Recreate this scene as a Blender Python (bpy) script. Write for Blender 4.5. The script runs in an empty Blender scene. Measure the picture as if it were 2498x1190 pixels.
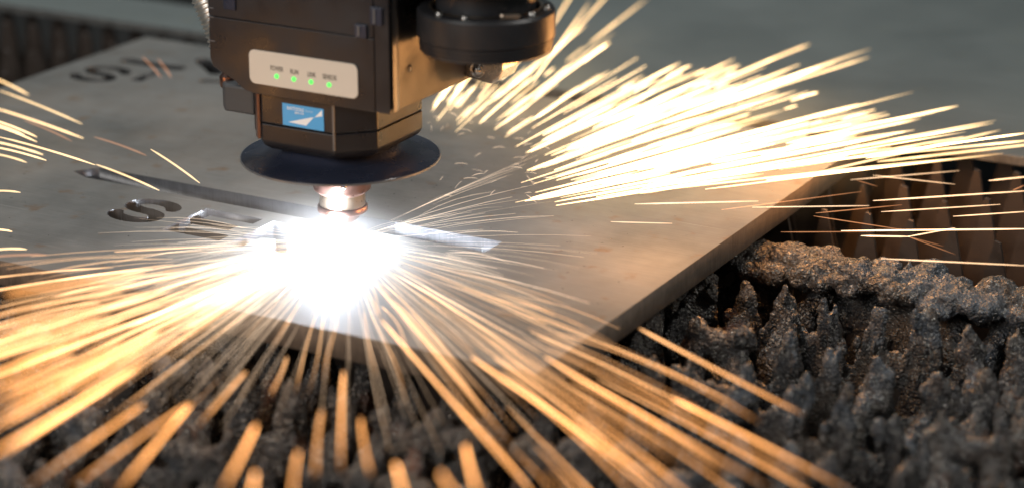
import bpy, bmesh, math, random
import numpy as np
from mathutils import Vector, Matrix

random.seed(7)
rng = np.random.default_rng(11)
MM = 0.001
scene = bpy.context.scene
COL = scene.collection

# ------------------------------------------------------------------ camera
# world: origin = point where the beam meets the plate; X along the slot,
# Y along the plate's right edge, Z up, metres
W, H, FPX = 2498, 1190, 5600.0
PITCH, AZ, DIST = math.radians(19.3), math.radians(29.0), 1.45
Fh = np.array([-math.sin(AZ), math.cos(AZ), 0.0])
Rt = np.array([math.cos(AZ), math.sin(AZ), 0.0])
Zu = np.array([0, 0, 1.0])
FW = Fh * math.cos(PITCH) - Zu * math.sin(PITCH)
UP = Fh * math.sin(PITCH) + Zu * math.cos(PITCH)


def ray(u, v):
    d = FW * FPX + Rt * (u - W / 2) - UP * (v - H / 2)
    return d / np.linalg.norm(d)


CAM = -ray(838, 580) * DIST


def onz(u, v, z=0.0):
    d = ray(u, v)
    return CAM + d * (z - CAM[2]) / d[2]


def ony(u, v, y):
    d = ray(u, v)
    return CAM + d * (y - CAM[1]) / d[1]


cam_data = bpy.data.cameras.new('camera')
cam = bpy.data.objects.new('camera', cam_data)
COL.objects.link(cam)
m = Matrix((Vector(Rt), Vector(UP), Vector(-FW))).transposed().to_4x4()
m.translation = Vector(CAM)
cam.matrix_world = m
cam_data.sensor_width = 36.0
cam_data.lens = FPX / W * 36.0
cam_data.clip_start = 0.02
cam_data.clip_end = 50
cam_data.dof.use_dof = True
cam_data.dof.focus_distance = 1.46
cam_data.dof.aperture_fstop = 3.8
cam_data.dof.aperture_blades = 0
scene.camera = cam

# ------------------------------------------------------------------ light
scene.view_settings.view_transform = 'Standard'
scene.view_settings.look = 'None'
scene.view_settings.exposure = 0.0
scene.view_settings.gamma = 1.0
scene.cycles.use_denoising = True
scene.cycles.sample_clamp_indirect = 4.0
scene.cycles.volume_step_rate = 0.6
scene.cycles.max_bounces = 8
scene.cycles.transparent_max_bounces = 64

world = bpy.data.worlds.new('World')
scene.world = world
world.use_nodes = True
bg = world.node_tree.nodes['Background']
bg.inputs[0].default_value = (0.80, 0.95, 1.0, 1)
bg.inputs[1].default_value = 0.08


def area(name, loc, target, size, power, color, size_y=None):
    l = bpy.data.lights.new(name, 'AREA')
    l.energy = power
    l.color = color
    l.shape = 'RECTANGLE'
    l.size = size
    l.size_y = size_y or size
    o = bpy.data.objects.new(name, l)
    o.location = loc
    d = Vector(target) - Vector(loc)
    o.rotation_euler = d.to_track_quat('-Z', 'Y').to_euler()
    COL.objects.link(o)
    return o


# workshop ceiling lights: one soft and cool overhead, one harder from the right
area('ceiling_light', (-0.5, 0.7, 1.7), (-0.1, 0.1, 0), 1.4, 23.0, (0.92, 0.98, 1.0))
area('side_light', (1.5, 0.2, 1.2), (0.3, 0, 0), 0.30, 11.0, (1.0, 0.96, 0.90))
area('front_key_light', (-0.35, -1.9, 1.0), (0, 0, 0.05), 0.8, 30.0, (1.0, 0.97, 0.93))  # unseen key light, added from the camera side to lift the front faces


def point(name, loc, power, color, radius):
    l = bpy.data.lights.new(name, 'POINT')
    l.energy = power
    l.color = color
    l.shadow_soft_size = radius
    o = bpy.data.objects.new(name, l)
    o.location = loc
    COL.objects.link(o)
    return o


# the light the cut gives off and the warm light of the spark shower behind it
point('arc_light', (0.004, -0.022, 0.013), 2.3, (0.80, 0.88, 1.0), 0.006)
point('spark_light', (0.19, 0.06, 0.06), 0.58, (1.0, 0.46, 0.15), 0.03)
point('spark_light', (0.22, 0.26, 0.07), 1.3, (1.0, 0.42, 0.12), 0.03)
point('spark_light', (-0.12, -0.21, 0.06), 0.20, (1.0, 0.46, 0.15), 0.03)
point('spark_light', (0.10, -0.22, 0.06), 0.12, (1.0, 0.46, 0.15), 0.03)


# ------------------------------------------------------------------ materials
def mat(name):
    mt = bpy.data.materials.new(name)
    mt.use_nodes = True
    nt = mt.node_tree
    return mt, nt, nt.nodes['Principled BSDF']


def N(nt, t, **kw):
    n = nt.nodes.new(t)
    for k, v in kw.items():
        setattr(n, k, v)
    return n


def simple(name, color, rough=0.5, metal=0.0, bump=0.0, bscale=800.0, var=0.0, vscale=60.0, spec=0.5, coat=0.0):
    mt, nt, b = mat(name)
    b.inputs['Base Color'].default_value = (*color, 1)
    b.inputs['Roughness'].default_value = rough
    b.inputs['Metallic'].default_value = metal
    b.inputs['Specular IOR Level'].default_value = spec
    b.inputs['Coat Weight'].default_value = coat
    tc = N(nt, 'ShaderNodeTexCoord')
    if var > 0:
        n = N(nt, 'ShaderNodeTexNoise')
        n.inputs['Scale'].default_value = vscale
        n.inputs['Detail'].default_value = 5
        nt.links.new(tc.outputs['Object'], n.inputs['Vector'])
        r = N(nt, 'ShaderNodeMapRange')
        r.inputs[1].default_value = 0.3
        r.inputs[2].default_value = 0.7
        r.inputs[3].default_value = rough * (1 - var)
        r.inputs[4].default_value = min(1, rough * (1 + var))
        nt.links.new(n.outputs['Fac'], r.inputs[0])
        nt.links.new(r.outputs[0], b.inputs['Roughness'])
        mx = N(nt, 'ShaderNodeMix', data_type='RGBA')
        mx.inputs[6].default_value = (*[c * (1 - var * .6) for c in color], 1)
        mx.inputs[7].default_value = (*[min(1, c * (1 + var * .6)) for c in color], 1)
        nt.links.new(n.outputs['Fac'], mx.inputs[0])
        nt.links.new(mx.outputs[2], b.inputs['Base Color'])
    if bump > 0:
        n2 = N(nt, 'ShaderNodeTexNoise')
        n2.inputs['Scale'].default_value = bscale
        n2.inputs['Detail'].default_value = 3
        nt.links.new(tc.outputs['Object'], n2.inputs['Vector'])
        bp = N(nt, 'ShaderNodeBump')
        bp.inputs['Strength'].default_value = bump
        bp.inputs['Distance'].default_value = 0.0003
        nt.links.new(n2.outputs['Fac'], bp.inputs['Height'])
        nt.links.new(bp.outputs[0], b.inputs['Normal'])
    return mt


def emis(name, color, strength):
    mt, nt, b = mat(name)
    b.inputs['Base Color'].default_value = (*color, 1)
    b.inputs['Emission Color'].default_value = (*color, 1)
    b.inputs['Emission Strength'].default_value = strength
    return mt


def steel_top(name, c1, c2, rust, rustamt, rough, scratch=True):
    """mill-scaled hot rolled sheet: two greys, rust freckles, faint rolling marks"""
    mt, nt, b = mat(name)
    L = nt.links
    tc = N(nt, 'ShaderNodeTexCoord')
    n1 = N(nt, 'ShaderNodeTexNoise'); n1.inputs['Scale'].default_value = 9; n1.inputs['Detail'].default_value = 8; n1.inputs['Roughness'].default_value = .62
    n2 = N(nt, 'ShaderNodeTexNoise'); n2.inputs['Scale'].default_value = 55; n2.inputs['Detail'].default_value = 6
    mp = N(nt, 'ShaderNodeMapping'); mp.inputs['Scale'].default_value = (4, 90, 4)
    n3 = N(nt, 'ShaderNodeTexNoise'); n3.inputs['Scale'].default_value = 6; n3.inputs['Detail'].default_value = 4
    for n in (n1, n2):
        L.new(tc.outputs['Object'], n.inputs['Vector'])
    L.new(tc.outputs['Object'], mp.inputs[0]); L.new(mp.outputs[0], n3.inputs['Vector'])
    r1 = N(nt, 'ShaderNodeValToRGB')
    r1.color_ramp.elements[0].position = .35; r1.color_ramp.elements[0].color = (*c1, 1)
    r1.color_ramp.elements[1].position = .68; r1.color_ramp.elements[1].color = (*c2, 1)
    L.new(n1.outputs['Fac'], r1.inputs[0])
    rr = N(nt, 'ShaderNodeMapRange'); rr.inputs[1].default_value = .62; rr.inputs[2].default_value = .76; rr.inputs[4].default_value = rustamt
    L.new(n2.outputs['Fac'], rr.inputs[0])
    mx = N(nt, 'ShaderNodeMix', data_type='RGBA')
    mx.inputs[7].default_value = (*rust, 1)
    L.new(rr.outputs[0], mx.inputs[0]); L.new(r1.outputs[0], mx.inputs[6])
    m2 = N(nt, 'ShaderNodeMix', data_type='RGBA', blend_type='MULTIPLY')
    m2.inputs[0].default_value = .35
    L.new(mx.outputs[2], m2.inputs[6]); L.new(n3.outputs['Fac'], m2.inputs[7])
    nb = N(nt, 'ShaderNodeTexNoise'); nb.inputs['Scale'].default_value = 4.3; nb.inputs['Detail'].default_value = 9; nb.inputs['Roughness'].default_value = .68
    L.new(tc.outputs['Object'], nb.inputs['Vector'])
    br_ = N(nt, 'ShaderNodeMapRange'); br_.inputs[1].default_value = .46; br_.inputs[2].default_value = .66; br_.inputs[4].default_value = rustamt * .4
    L.new(nb.outputs['Fac'], br_.inputs[0])
    mb = N(nt, 'ShaderNodeMix', data_type='RGBA'); mb.inputs[7].default_value = (rust[0] * .95, rust[1] * 1.15, rust[2] * 1.5, 1)
    L.new(br_.outputs[0], mb.inputs[0]); L.new(m2.outputs[2], mb.inputs[6])
    m2 = mb
    # small dark pits
    vo = N(nt, 'ShaderNodeTexVoronoi'); vo.inputs['Scale'].default_value = 75
    L.new(tc.outputs['Object'], vo.inputs['Vector'])
    vr = N(nt, 'ShaderNodeMapRange'); vr.inputs[1].default_value = .05; vr.inputs[2].default_value = .11; vr.inputs[3].default_value = .55; vr.inputs[4].default_value = 0
    L.new(vo.outputs['Distance'], vr.inputs[0])
    pn = N(nt, 'ShaderNodeMath', operation='GREATER_THAN'); pn.inputs[1].default_value = .55
    L.new(n2.outputs['Fac'], pn.inputs[0])
    pm = N(nt, 'ShaderNodeMath', operation='MULTIPLY')
    L.new(vr.outputs[0], pm.inputs[0]); L.new(pn.outputs[0], pm.inputs[1])
    m3 = N(nt, 'ShaderNodeMix', data_type='RGBA'); m3.inputs[7].default_value = (.03, .022, .018, 1)
    L.new(pm.outputs[0], m3.inputs[0]); L.new(m2.outputs[2], m3.inputs[6])
    last = m3
    for rot, thr in ((.35, .71), (-.9, .73), (1.25, .74)):
        sm = N(nt, 'ShaderNodeMapping'); sm.inputs['Rotation'].default_value = (0, 0, rot); sm.inputs['Scale'].default_value = (5, 420, 5)
        L.new(tc.outputs['Object'], sm.inputs[0])
        sn = N(nt, 'ShaderNodeTexNoise'); sn.inputs['Scale'].default_value = 1.6; sn.inputs['Detail'].default_value = 2
        L.new(sm.outputs[0], sn.inputs['Vector'])
        sr = N(nt, 'ShaderNodeMapRange'); sr.inputs[1].default_value = thr; sr.inputs[2].default_value = thr + .05; sr.inputs[4].default_value = .55
        L.new(sn.outputs['Fac'], sr.inputs[0])
        sx = N(nt, 'ShaderNodeMix', data_type='RGBA'); sx.inputs[7].default_value = (.34, .335, .32, 1)
        L.new(sr.outputs[0], sx.inputs[0]); L.new(last.outputs[2], sx.inputs[6])
        last = sx
    L.new(last.outputs[2], b.inputs['Base Color'])
    ro = N(nt, 'ShaderNodeMapRange'); ro.inputs[3].default_value = rough - .1; ro.inputs[4].default_value = rough + .12
    L.new(n1.outputs['Fac'], ro.inputs[0]); L.new(ro.outputs[0], b.inputs['Roughness'])
    b.inputs['Metallic'].default_value = 0.05
    b.inputs['Specular IOR Level'].default_value = .22
    bp = N(nt, 'ShaderNodeBump'); bp.inputs['Strength'].default_value = .25; bp.inputs['Distance'].default_value = .0004
    ad = N(nt, 'ShaderNodeMath', operation='ADD')
    L.new(n2.outputs['Fac'], ad.inputs[0]); L.new(n3.outputs['Fac'], ad.inputs[1])
    L.new(ad.outputs[0], bp.inputs['Height']); L.new(bp.outputs[0], b.inputs['Normal'])
    return mt


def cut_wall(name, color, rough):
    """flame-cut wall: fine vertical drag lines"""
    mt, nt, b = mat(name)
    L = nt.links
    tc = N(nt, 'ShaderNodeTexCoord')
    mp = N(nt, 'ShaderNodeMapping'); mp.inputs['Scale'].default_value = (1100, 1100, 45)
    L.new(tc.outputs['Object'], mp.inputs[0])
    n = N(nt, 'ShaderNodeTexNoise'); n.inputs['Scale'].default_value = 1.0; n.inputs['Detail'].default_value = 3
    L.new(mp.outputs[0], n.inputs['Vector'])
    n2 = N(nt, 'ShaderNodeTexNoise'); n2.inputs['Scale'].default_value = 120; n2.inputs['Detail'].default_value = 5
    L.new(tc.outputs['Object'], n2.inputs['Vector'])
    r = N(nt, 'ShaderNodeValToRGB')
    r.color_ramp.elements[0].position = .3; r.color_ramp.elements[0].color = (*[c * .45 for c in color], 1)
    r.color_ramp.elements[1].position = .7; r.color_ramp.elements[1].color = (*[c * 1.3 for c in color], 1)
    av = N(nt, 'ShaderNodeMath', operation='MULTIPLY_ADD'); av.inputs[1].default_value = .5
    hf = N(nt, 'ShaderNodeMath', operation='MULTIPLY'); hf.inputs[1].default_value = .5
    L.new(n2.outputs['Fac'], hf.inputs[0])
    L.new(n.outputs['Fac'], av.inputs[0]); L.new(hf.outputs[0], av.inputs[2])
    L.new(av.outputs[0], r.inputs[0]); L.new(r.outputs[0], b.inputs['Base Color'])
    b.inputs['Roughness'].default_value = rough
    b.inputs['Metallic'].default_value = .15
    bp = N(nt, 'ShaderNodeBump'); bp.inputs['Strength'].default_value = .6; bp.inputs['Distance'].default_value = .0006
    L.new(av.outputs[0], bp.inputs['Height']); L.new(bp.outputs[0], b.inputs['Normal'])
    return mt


def slag_mat(name):
    mt, nt, b = mat(name)
    L = nt.links
    tc = N(nt, 'ShaderNodeTexCoord')
    n1 = N(nt, 'ShaderNodeTexNoise'); n1.inputs['Scale'].default_value = 28; n1.inputs['Detail'].default_value = 6
    n2 = N(nt, 'ShaderNodeTexNoise'); n2.inputs['Scale'].default_value = 420; n2.inputs['Detail'].default_value = 5; n2.inputs['Roughness'].default_value = .65
    vo = N(nt, 'ShaderNodeTexVoronoi'); vo.inputs['Scale'].default_value = 520
    n3 = N(nt, 'ShaderNodeTexNoise'); n3.inputs['Scale'].default_value = 17; n3.inputs['Detail'].default_value = 3
    for n in (n1, n2, vo, n3):
        L.new(tc.outputs['Object'], n.inputs['Vector'])
    r = N(nt, 'ShaderNodeValToRGB')
    e = r.color_ramp.elements
    e[0].position = .34; e[0].color = (.012, .0115, .012, 1)
    e[1].position = .66; e[1].color = (.070, .055, .042, 1)
    x = e.new(.50); x.color = (.033, .031, .031, 1)
    L.new(n1.outputs['Fac'], r.inputs[0])
    # blue-grey oxide patches, rust patches
    m1 = N(nt, 'ShaderNodeMix', data_type='RGBA'); m1.inputs[7].default_value = (.085, .105, .13, 1)
    mr = N(nt, 'ShaderNodeMapRange'); mr.inputs[1].default_value = .58; mr.inputs[2].default_value = .66; mr.inputs[4].default_value = .5
    L.new(n3.outputs['Fac'], mr.inputs[0]); L.new(mr.outputs[0], m1.inputs[0]); L.new(r.outputs[0], m1.inputs[6])
    m2 = N(nt, 'ShaderNodeMix', data_type='RGBA'); m2.inputs[7].default_value = (.16, .055, .022, 1)
    mr2 = N(nt, 'ShaderNodeMapRange'); mr2.inputs[1].default_value = .40; mr2.inputs[2].default_value = .33; mr2.inputs[4].default_value = .6
    L.new(n3.outputs['Fac'], mr2.inputs[0]); L.new(mr2.outputs[0], m2.inputs[0]); L.new(m1.outputs[2], m2.inputs[6])
    L.new(m2.outputs[2], b.inputs['Base Color'])
    ro = N(nt, 'ShaderNodeMapRange'); ro.inputs[1].default_value = .35; ro.inputs[2].default_value = .65; ro.inputs[3].default_value = .20; ro.inputs[4].default_value = .42
    L.new(n1.outputs['Fac'], ro.inputs[0])
    fv = N(nt, 'ShaderNodeTexVoronoi'); fv.inputs['Scale'].default_value = 620
    L.new(tc.outputs['Object'], fv.inputs['Vector'])
    sp_ = N(nt, 'ShaderNodeSeparateColor'); L.new(fv.outputs['Color'], sp_.inputs[0])
    gt = N(nt, 'ShaderNodeMath', operation='GREATER_THAN'); gt.inputs[1].default_value = .80
    L.new(sp_.outputs[0], gt.inputs[0])
    mf = N(nt, 'ShaderNodeMix', data_type='FLOAT'); mf.inputs[3].default_value = .16
    L.new(gt.outputs[0], mf.inputs[0]); L.new(ro.outputs[0], mf.inputs[2]); L.new(mf.outputs[0], b.inputs['Roughness'])
    mq = N(nt, 'ShaderNodeMath', operation='MULTIPLY_ADD'); mq.inputs[1].default_value = .35; mq.inputs[2].default_value = .2
    L.new(gt.outputs[0], mq.inputs[0]); L.new(mq.outputs[0], b.inputs['Metallic'])
    mc = N(nt, 'ShaderNodeMix', data_type='RGBA'); mc.inputs[7].default_value = (.24, .23, .21, 1)
    mg = N(nt, 'ShaderNodeMath', operation='MULTIPLY'); mg.inputs[1].default_value = .7
    L.new(gt.outputs[0], mg.inputs[0]); L.new(mg.outputs[0], mc.inputs[0]); L.new(m2.outputs[2], mc.inputs[6])
    L.new(mc.outputs[2], b.inputs['Base Color'])
    b.inputs['Specular IOR Level'].default_value = .7
    bp = N(nt, 'ShaderNodeBump'); bp.inputs['Strength'].default_value = 1.0; bp.inputs['Distance'].default_value = .0022
    ad = N(nt, 'ShaderNodeMath', operation='SUBTRACT')
    L.new(n2.outputs['Fac'], ad.inputs[0])
    ml = N(nt, 'ShaderNodeMath', operation='MULTIPLY'); ml.inputs[1].default_value = .7
    L.new(vo.outputs['Distance'], ml.inputs[0]); L.new(ml.outputs[0], ad.inputs[1])
    L.new(ad.outputs[0], bp.inputs['Height']); L.new(bp.outputs[0], b.inputs['Normal'])
    return mt


def spark_mat(name, near, far, s_near, s_far, d_near, d_far):
    """glowing metal droplet trail: hottest by the cut, cooling with distance flown"""
    mt, nt, b = mat(name)
    L = nt.links
    nt.nodes.remove(b)
    out = nt.nodes['Material Output']
    g = N(nt, 'ShaderNodeNewGeometry')
    ln = N(nt, 'ShaderNodeVectorMath', operation='LENGTH')
    L.new(g.outputs['Position'], ln.inputs[0])
    mr = N(nt, 'ShaderNodeMapRange'); mr.inputs[1].default_value = d_near; mr.inputs[2].default_value = d_far
    L.new(ln.outputs['Value'], mr.inputs[0])
    mx = N(nt, 'ShaderNodeMix', data_type='RGBA'); mx.inputs[6].default_value = (*near, 1); mx.inputs[7].default_value = (*far, 1)
    L.new(mr.outputs[0], mx.inputs[0])
    ms = N(nt, 'ShaderNodeMapRange'); ms.inputs[3].default_value = s_near; ms.inputs[4].default_value = s_far
    L.new(mr.outputs[0], ms.inputs[0])
    at = N(nt, 'ShaderNodeAttribute'); at.attribute_name = 'spark_heat'
    mu = N(nt, 'ShaderNodeMath', operation='MULTIPLY')
    L.new(ms.outputs[0], mu.inputs[0]); L.new(at.outputs['Fac'], mu.inputs[1])
    em = N(nt, 'ShaderNodeEmission')
    L.new(mx.outputs[2], em.inputs[0]); L.new(mu.outputs[0], em.inputs[1])
    # the droplet passes in a flash: its light adds to what is behind, it does not hide it
    tr = N(nt, 'ShaderNodeBsdfTransparent')
    sm = N(nt, 'ShaderNodeAddShader')
    L.new(em.outputs[0], sm.inputs[0]); L.new(tr.outputs[0], sm.inputs[1])
    L.new(sm.outputs[0], out.inputs['Surface'])
    mt.cycles.emission_sampling = 'AUTO'
    return mt


M = {}
M['plate'] = steel_top('plate_scale', (.112, .110, .102), (.225, .221, .208), (.15, .085, .04), .85, .68)
M['sheet'] = steel_top('back_sheet_scale', (.125, .140, .134), (.160, .176, .168), (.16, .15, .10), .3, .55)
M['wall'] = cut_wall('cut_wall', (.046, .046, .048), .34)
M['arc_lit'] = cut_wall('arc_lit_wall', (.15, .15, .155), .34)  # paler copy of the wall: the arc's bright sliver put into its colour
M['sheet_edge'] = cut_wall('sheet_edge', (.13, .13, .125), .5)
M['edge'] = cut_wall('sawn_edge', (.125, .098, .076), .6)
M['black'] = simple('black_anodised', (.014, .014, .017), .38, 0, .35, 1300, .42, 34)
M['dkgrey'] = simple('dark_grey_cast', (.05, .052, .055), .55, 0, .3, 1200, .2, 60)
M['chamfer'] = simple('light_grey_trim', (.16, .165, .175), .38, .5, .15, 1500, .2, 60)
M['gloss'] = simple('glossy_black_lacquer', (.022, .027, .046), .26, 0, .08, 900, .5, 45, .6)
M['copper'] = simple('copper', (.33, .20, .165), .34, 1, .1, 900, .25, 120)
M['brass'] = simple('brass', (.56, .46, .36), .32, 1, .1, 900, .2, 120)
M['steel'] = simple('bright_steel', (.55, .53, .50), .28, 1, .1, 900, .2, 120)
M['hose'] = simple('hose_steel', (.72, .70, .66), .36, 1, .1, 900, .2, 200)
M['rubber'] = simple('satin_black_ring', (.016, .016, .018), .42, 0, .1, 900, .15, 60)
M['panel'] = simple('cream_panel', (.62, .56, .48), .5, 0, .05, 900, .06, 30)
M['ink'] = simple('dark_ink', (.02, .014, .010), .6)
M['led'] = emis('green_led', (.10, .85, .12), 1.1)
M['blue'] = simple('blue_sticker', (.07, .36, .72), .4, 0, 0, 1, .06, 60)
M['white'] = simple('white_print', (.80, .82, .84), .5)
M['paleblue'] = simple('pale_blue_print', (.35, .55, .75), .5)
M['slag'] = slag_mat('slag')
M['tooth'] = simple('rusty_slat_steel', (.045, .033, .026), .6, .2, .5, 500, .5, 45)
M['floor'] = simple('sooty_floor', (.02, .018, .016), .9, 0, 0, 1, .3, 20)


# ------------------------------------------------------------------ helpers
def obj(name, mesh, material=None, parent=None, smooth=False):
    if isinstance(mesh, bmesh.types.BMesh):
        me = bpy.data.meshes.new(name)
        mesh.to_mesh(me)
        mesh.free()
    else:
        me = mesh
    if material is not None and len(me.materials) == 0:
        me.materials.append(material)
    if smooth:
        me.shade_smooth()
    o = bpy.data.objects.new(name, me)
    COL.objects.link(o)
    if parent is not None:
        o.parent = parent
    return o


def tag(o, label, cat, group=None, kind=None):
    o['label'] = label
    o['category'] = cat
    if group:
        o['group'] = group
    if kind:
        o['kind'] = kind
    return o


def empty(name, loc=(0, 0, 0)):
    o = bpy.data.objects.new(name, None)
    o.empty_display_size = .02
    o.location = loc
    COL.objects.link(o)
    return o


def bevel_bm(bm, w, seg=2, ang=30):
    es = [e for e in bm.edges if len(e.link_faces) == 2 and e.calc_face_angle(0) > math.radians(ang)]
    if es:
        bmesh.ops.bevel(bm, geom=es, offset=w, segments=seg, affect='EDGES', profile=.5, clamp_overlap=True)
    return bm


def prism(poly, lo, hi, axis='z', bev=0.0, seg=2):
    """extrude a 2D polygon (mm) along an axis (mm)"""
    bm = bmesh.new()
    def P(a, b, c):
        v = {'z': (a, b, c), 'y': (a, c, b), 'x': (c, a, b)}[axis]
        return Vector(v) * MM
    a = [bm.verts.new(P(p[0], p[1], lo)) for p in poly]
    b = [bm.verts.new(P(p[0], p[1], hi)) for p in poly]
    n = len(poly)
    bm.faces.new(a); bm.faces.new(b)
    for i in range(n):
        bm.faces.new((a[i], a[(i + 1) % n], b[(i + 1) % n], b[i]))
    bmesh.ops.recalc_face_normals(bm, faces=bm.faces)
    if bev:
        bevel_bm(bm, bev * MM, seg)
    return bm


def box(x0, x1, y0, y1, z0, z1, bev=.4, seg=2):
    return prism([(x0, y0), (x1, y0), (x1, y1), (x0, y1)], z0, z1, 'z', bev, seg)


def lathe(prof, n=64, center=(0, 0), close=False):
    """prof [(r,z)] in mm"""
    bm = bmesh.new()
    rings = []
    for r, z in prof:
        if r < 1e-6:
            rings.append([bm.verts.new(Vector((center[0], center[1], z)) * MM)])
        else:
            rings.append([bm.verts.new(Vector((center[0] + r * math.cos(2 * math.pi * i / n), center[1] + r * math.sin(2 * math.pi * i / n), z)) * MM) for i in range(n)])
    pairs = list(zip(rings, rings[1:]))
    if close:
        pairs.append((rings[-1], rings[0]))
    for A, B in pairs:
        for i in range(n):
            j = (i + 1) % n
            if len(A) == 1 and len(B) == 1:
                continue
            if len(A) == 1:
                bm.faces.new((A[0], B[j], B[i]))
            elif len(B) == 1:
                bm.faces.new((A[i], A[j], B[0]))
            else:
                bm.faces.new((A[i], A[j], B[j], B[i]))
    bmesh.ops.recalc_face_normals(bm, faces=bm.faces)
    return bm


def autosmooth(o, ang=35):
    me = o.data
    me.shade_smooth()
    me.set_sharp_from_angle(angle=math.radians(ang))
    return o


def text_mesh(body, size, width=None):
    cu = bpy.data.curves.new('text', 'FONT')
    cu.body = body
    cu.size = size
    cu.align_x = 'CENTER'
    cu.align_y = 'CENTER'
    cu.resolution_u = 3
    cu.offset = size * .012
    cu.extrude = .00005
    t = bpy.data.objects.new('text', cu)
    COL.objects.link(t)
    bpy.context.view_layer.update()
    me = bpy.data.meshes.new_from_object(t.evaluated_get(bpy.context.evaluated_depsgraph_get()))
    bpy.data.objects.remove(t)
    bpy.data.curves.remove(cu)
    if width:
        xs = [v.co.x for v in me.vertices]
        k = width / (max(xs) - min(xs))
        for v in me.vertices:
            v.co.x *= k
    return me


# ------------------------------------------------------------------ setting
bm = bmesh.new()
bmesh.ops.create_grid(bm, x_segments=4, y_segments=4, size=1.6)
fl = obj('pit_floor', bm, M['floor'])
fl.location = (0, 0.1, -.30)
fl['kind'] = 'structure'


# ------------------------------------------------------------------ steel plate with cut-outs
def stroke_outline(path, w, cap=6):
    """outline polygon of a stroked polyline with rounded ends (mm)"""
    p = np.array(path, float)
    t = np.gradient(p, axis=0)
    t /= np.linalg.norm(t, axis=1)[:, None]
    nrm = np.stack([-t[:, 1], t[:, 0]], 1)
    left = p + nrm * w / 2
    right = p - nrm * w / 2
    def capf(c, t0, sgn):
        a0 = math.atan2(t0[1], t0[0])
        return [c + w / 2 * np.array([math.cos(a0 + sgn * (math.pi / 2 - math.pi * k / cap)), math.sin(a0 + sgn * (math.pi / 2 - math.pi * k / cap))]) for k in range(1, cap)]
    out = list(left) + capf(p[-1], t[-1], 1) + list(right[::-1]) + capf(p[0], -t[0], 1)
    return [tuple(q) for q in out]


def letter_S(x0, y0, w, h, sw):
    pts = []
    rx = w / 2 - sw / 2
    ry = (h - sw) / 4
    cx = x0 + w / 2
    for a in np.linspace(10, 270, 22):            # upper bowl, from the right terminal over the top
        pts.append((cx + rx * math.cos(math.radians(a)), y0 + h - sw / 2 - ry + ry * math.sin(math.radians(a))))
    for a in np.linspace(90, -170, 22)[1:]:
        pts.append((cx + rx * math.cos(math.radians(a)), y0 + sw / 2 + ry + ry * math.sin(math.radians(a))))
    return stroke_outline(pts, sw)


def letter_E(x, y, w, h, s):
    g = (h - 3 * s) / 2
    return [(x, y), (x + w, y), (x + w, y + s), (x + s, y + s), (x + s, y + s + g), (x + w * .86, y + s + g), (x + w * .86, y + 2 * s + g),
            (x + s, y + 2 * s + g), (x + s, y + h - s), (x + w, y + h - s), (x + w, y + h), (x, y + h)]


def letter_R(x, y, w, h, s):
    # stencil-like: stem and bowl arm, leg
    return [(x, y), (x + s, y), (x + s, y + h * .40), (x + w * .5, y + h * .40), (x + w * .78, y), (x + w, y), (x + w * .68, y + h * .42),
            (x + w * .95, y + h * .56), (x + w, y + h * .74), (x + w * .92, y + h * .92), (x + w * .72, y + h), (x, y + h)]


PX0, PX1, PY0, PY1 = -426, 212, -137.5, 352
holes = [
    [(-222, 20), (12, 20), (91, 20), (91, 42), (12, 42), (-228, 42), (-238, 27)],      # long slot
    letter_S(-163.5, -41, 41, 47, 10.5),
    letter_E(-110.5, -42.5, 45, 48, 11),
    letter_R(-57.5, -42.5, 44, 48, 11),
    letter_S(-405, 216, 42, 46, 9),
    letter_E(-352, 236, 10, 30, 9),
    stroke_outline([(-392, 283), (-372, 282), (-352, 282), (-340, 283)], 12),
    stroke_outline([(-338, 312), (-322, 300), (-306, 287)], 13),
    stroke_outline([(-300, 262), (-283, 268), (-262, 276)], 8),
]


def plate_mesh(outline, holes, z0, z1, mats, bev=.4):
    cu = bpy.data.curves.new('plate_outline', 'CURVE')
    cu.dimensions = '2D'
    cu.fill_mode = 'BOTH'
    for poly in [outline] + holes:
        sp = cu.splines.new('POLY')
        sp.points.add(len(poly) - 1)
        for p, c in zip(sp.points, poly):
            p.co = (c[0] * MM, c[1] * MM, 0, 1)
        sp.use_cyclic_u = True
    cu.extrude = (z1 - z0) / 2 * MM
    t = bpy.data.objects.new('tmp', cu)
    COL.objects.link(t)
    bpy.context.view_layer.update()
    me = bpy.data.meshes.new_from_object(t.evaluated_get(bpy.context.evaluated_depsgraph_get()))
    bpy.data.objects.remove(t)
    me.transform(Matrix.Translation((0, 0, (z0 + z1) / 2 * MM)))
    bm = bmesh.new()
    bm.from_mesh(me)
    bmesh.ops.remove_doubles(bm, verts=bm.verts, dist=1e-6)
    bmesh.ops.recalc_face_normals(bm, faces=bm.faces)
    if bev:
        es = [e for e in bm.edges if len(e.link_faces) == 2 and 80 < math.degrees(e.calc_face_angle(0)) < 100 and abs(e.verts[0].co.z - e.verts[1].co.z) < 1e-6]
        bmesh.ops.bevel(bm, geom=es, offset=bev * MM, segments=2, affect='EDGES', profile=.5, clamp_overlap=True)
    me.clear_geometry()
    me.materials.clear()
    for mm_ in mats:
        me.materials.append(mm_)
    for f in bm.faces:
        if abs(f.normal.z) > .9:
            f.material_index = 0
        else:
            c = f.calc_center_median() / MM
            outer = c.x < PX0 + 1.5 or c.x > PX1 - 1.5 or c.y < PY0 + 1.5 or c.y > PY1 - 1.5
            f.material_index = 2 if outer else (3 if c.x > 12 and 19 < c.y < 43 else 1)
    bm.to_mesh(me)
    bm.free()
    return me


plate = obj('steel_plate', plate_mesh([(PX0, PY0), (PX1, PY0), (PX1, PY1), (PX0, PY1)], holes, -16, 0, [M['plate'], M['wall'], M['edge'], M['arc_lit']], .7))
tag(plate, 'thick grey steel plate being cut, with a long slot and letters cut through it', 'steel plate')


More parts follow.
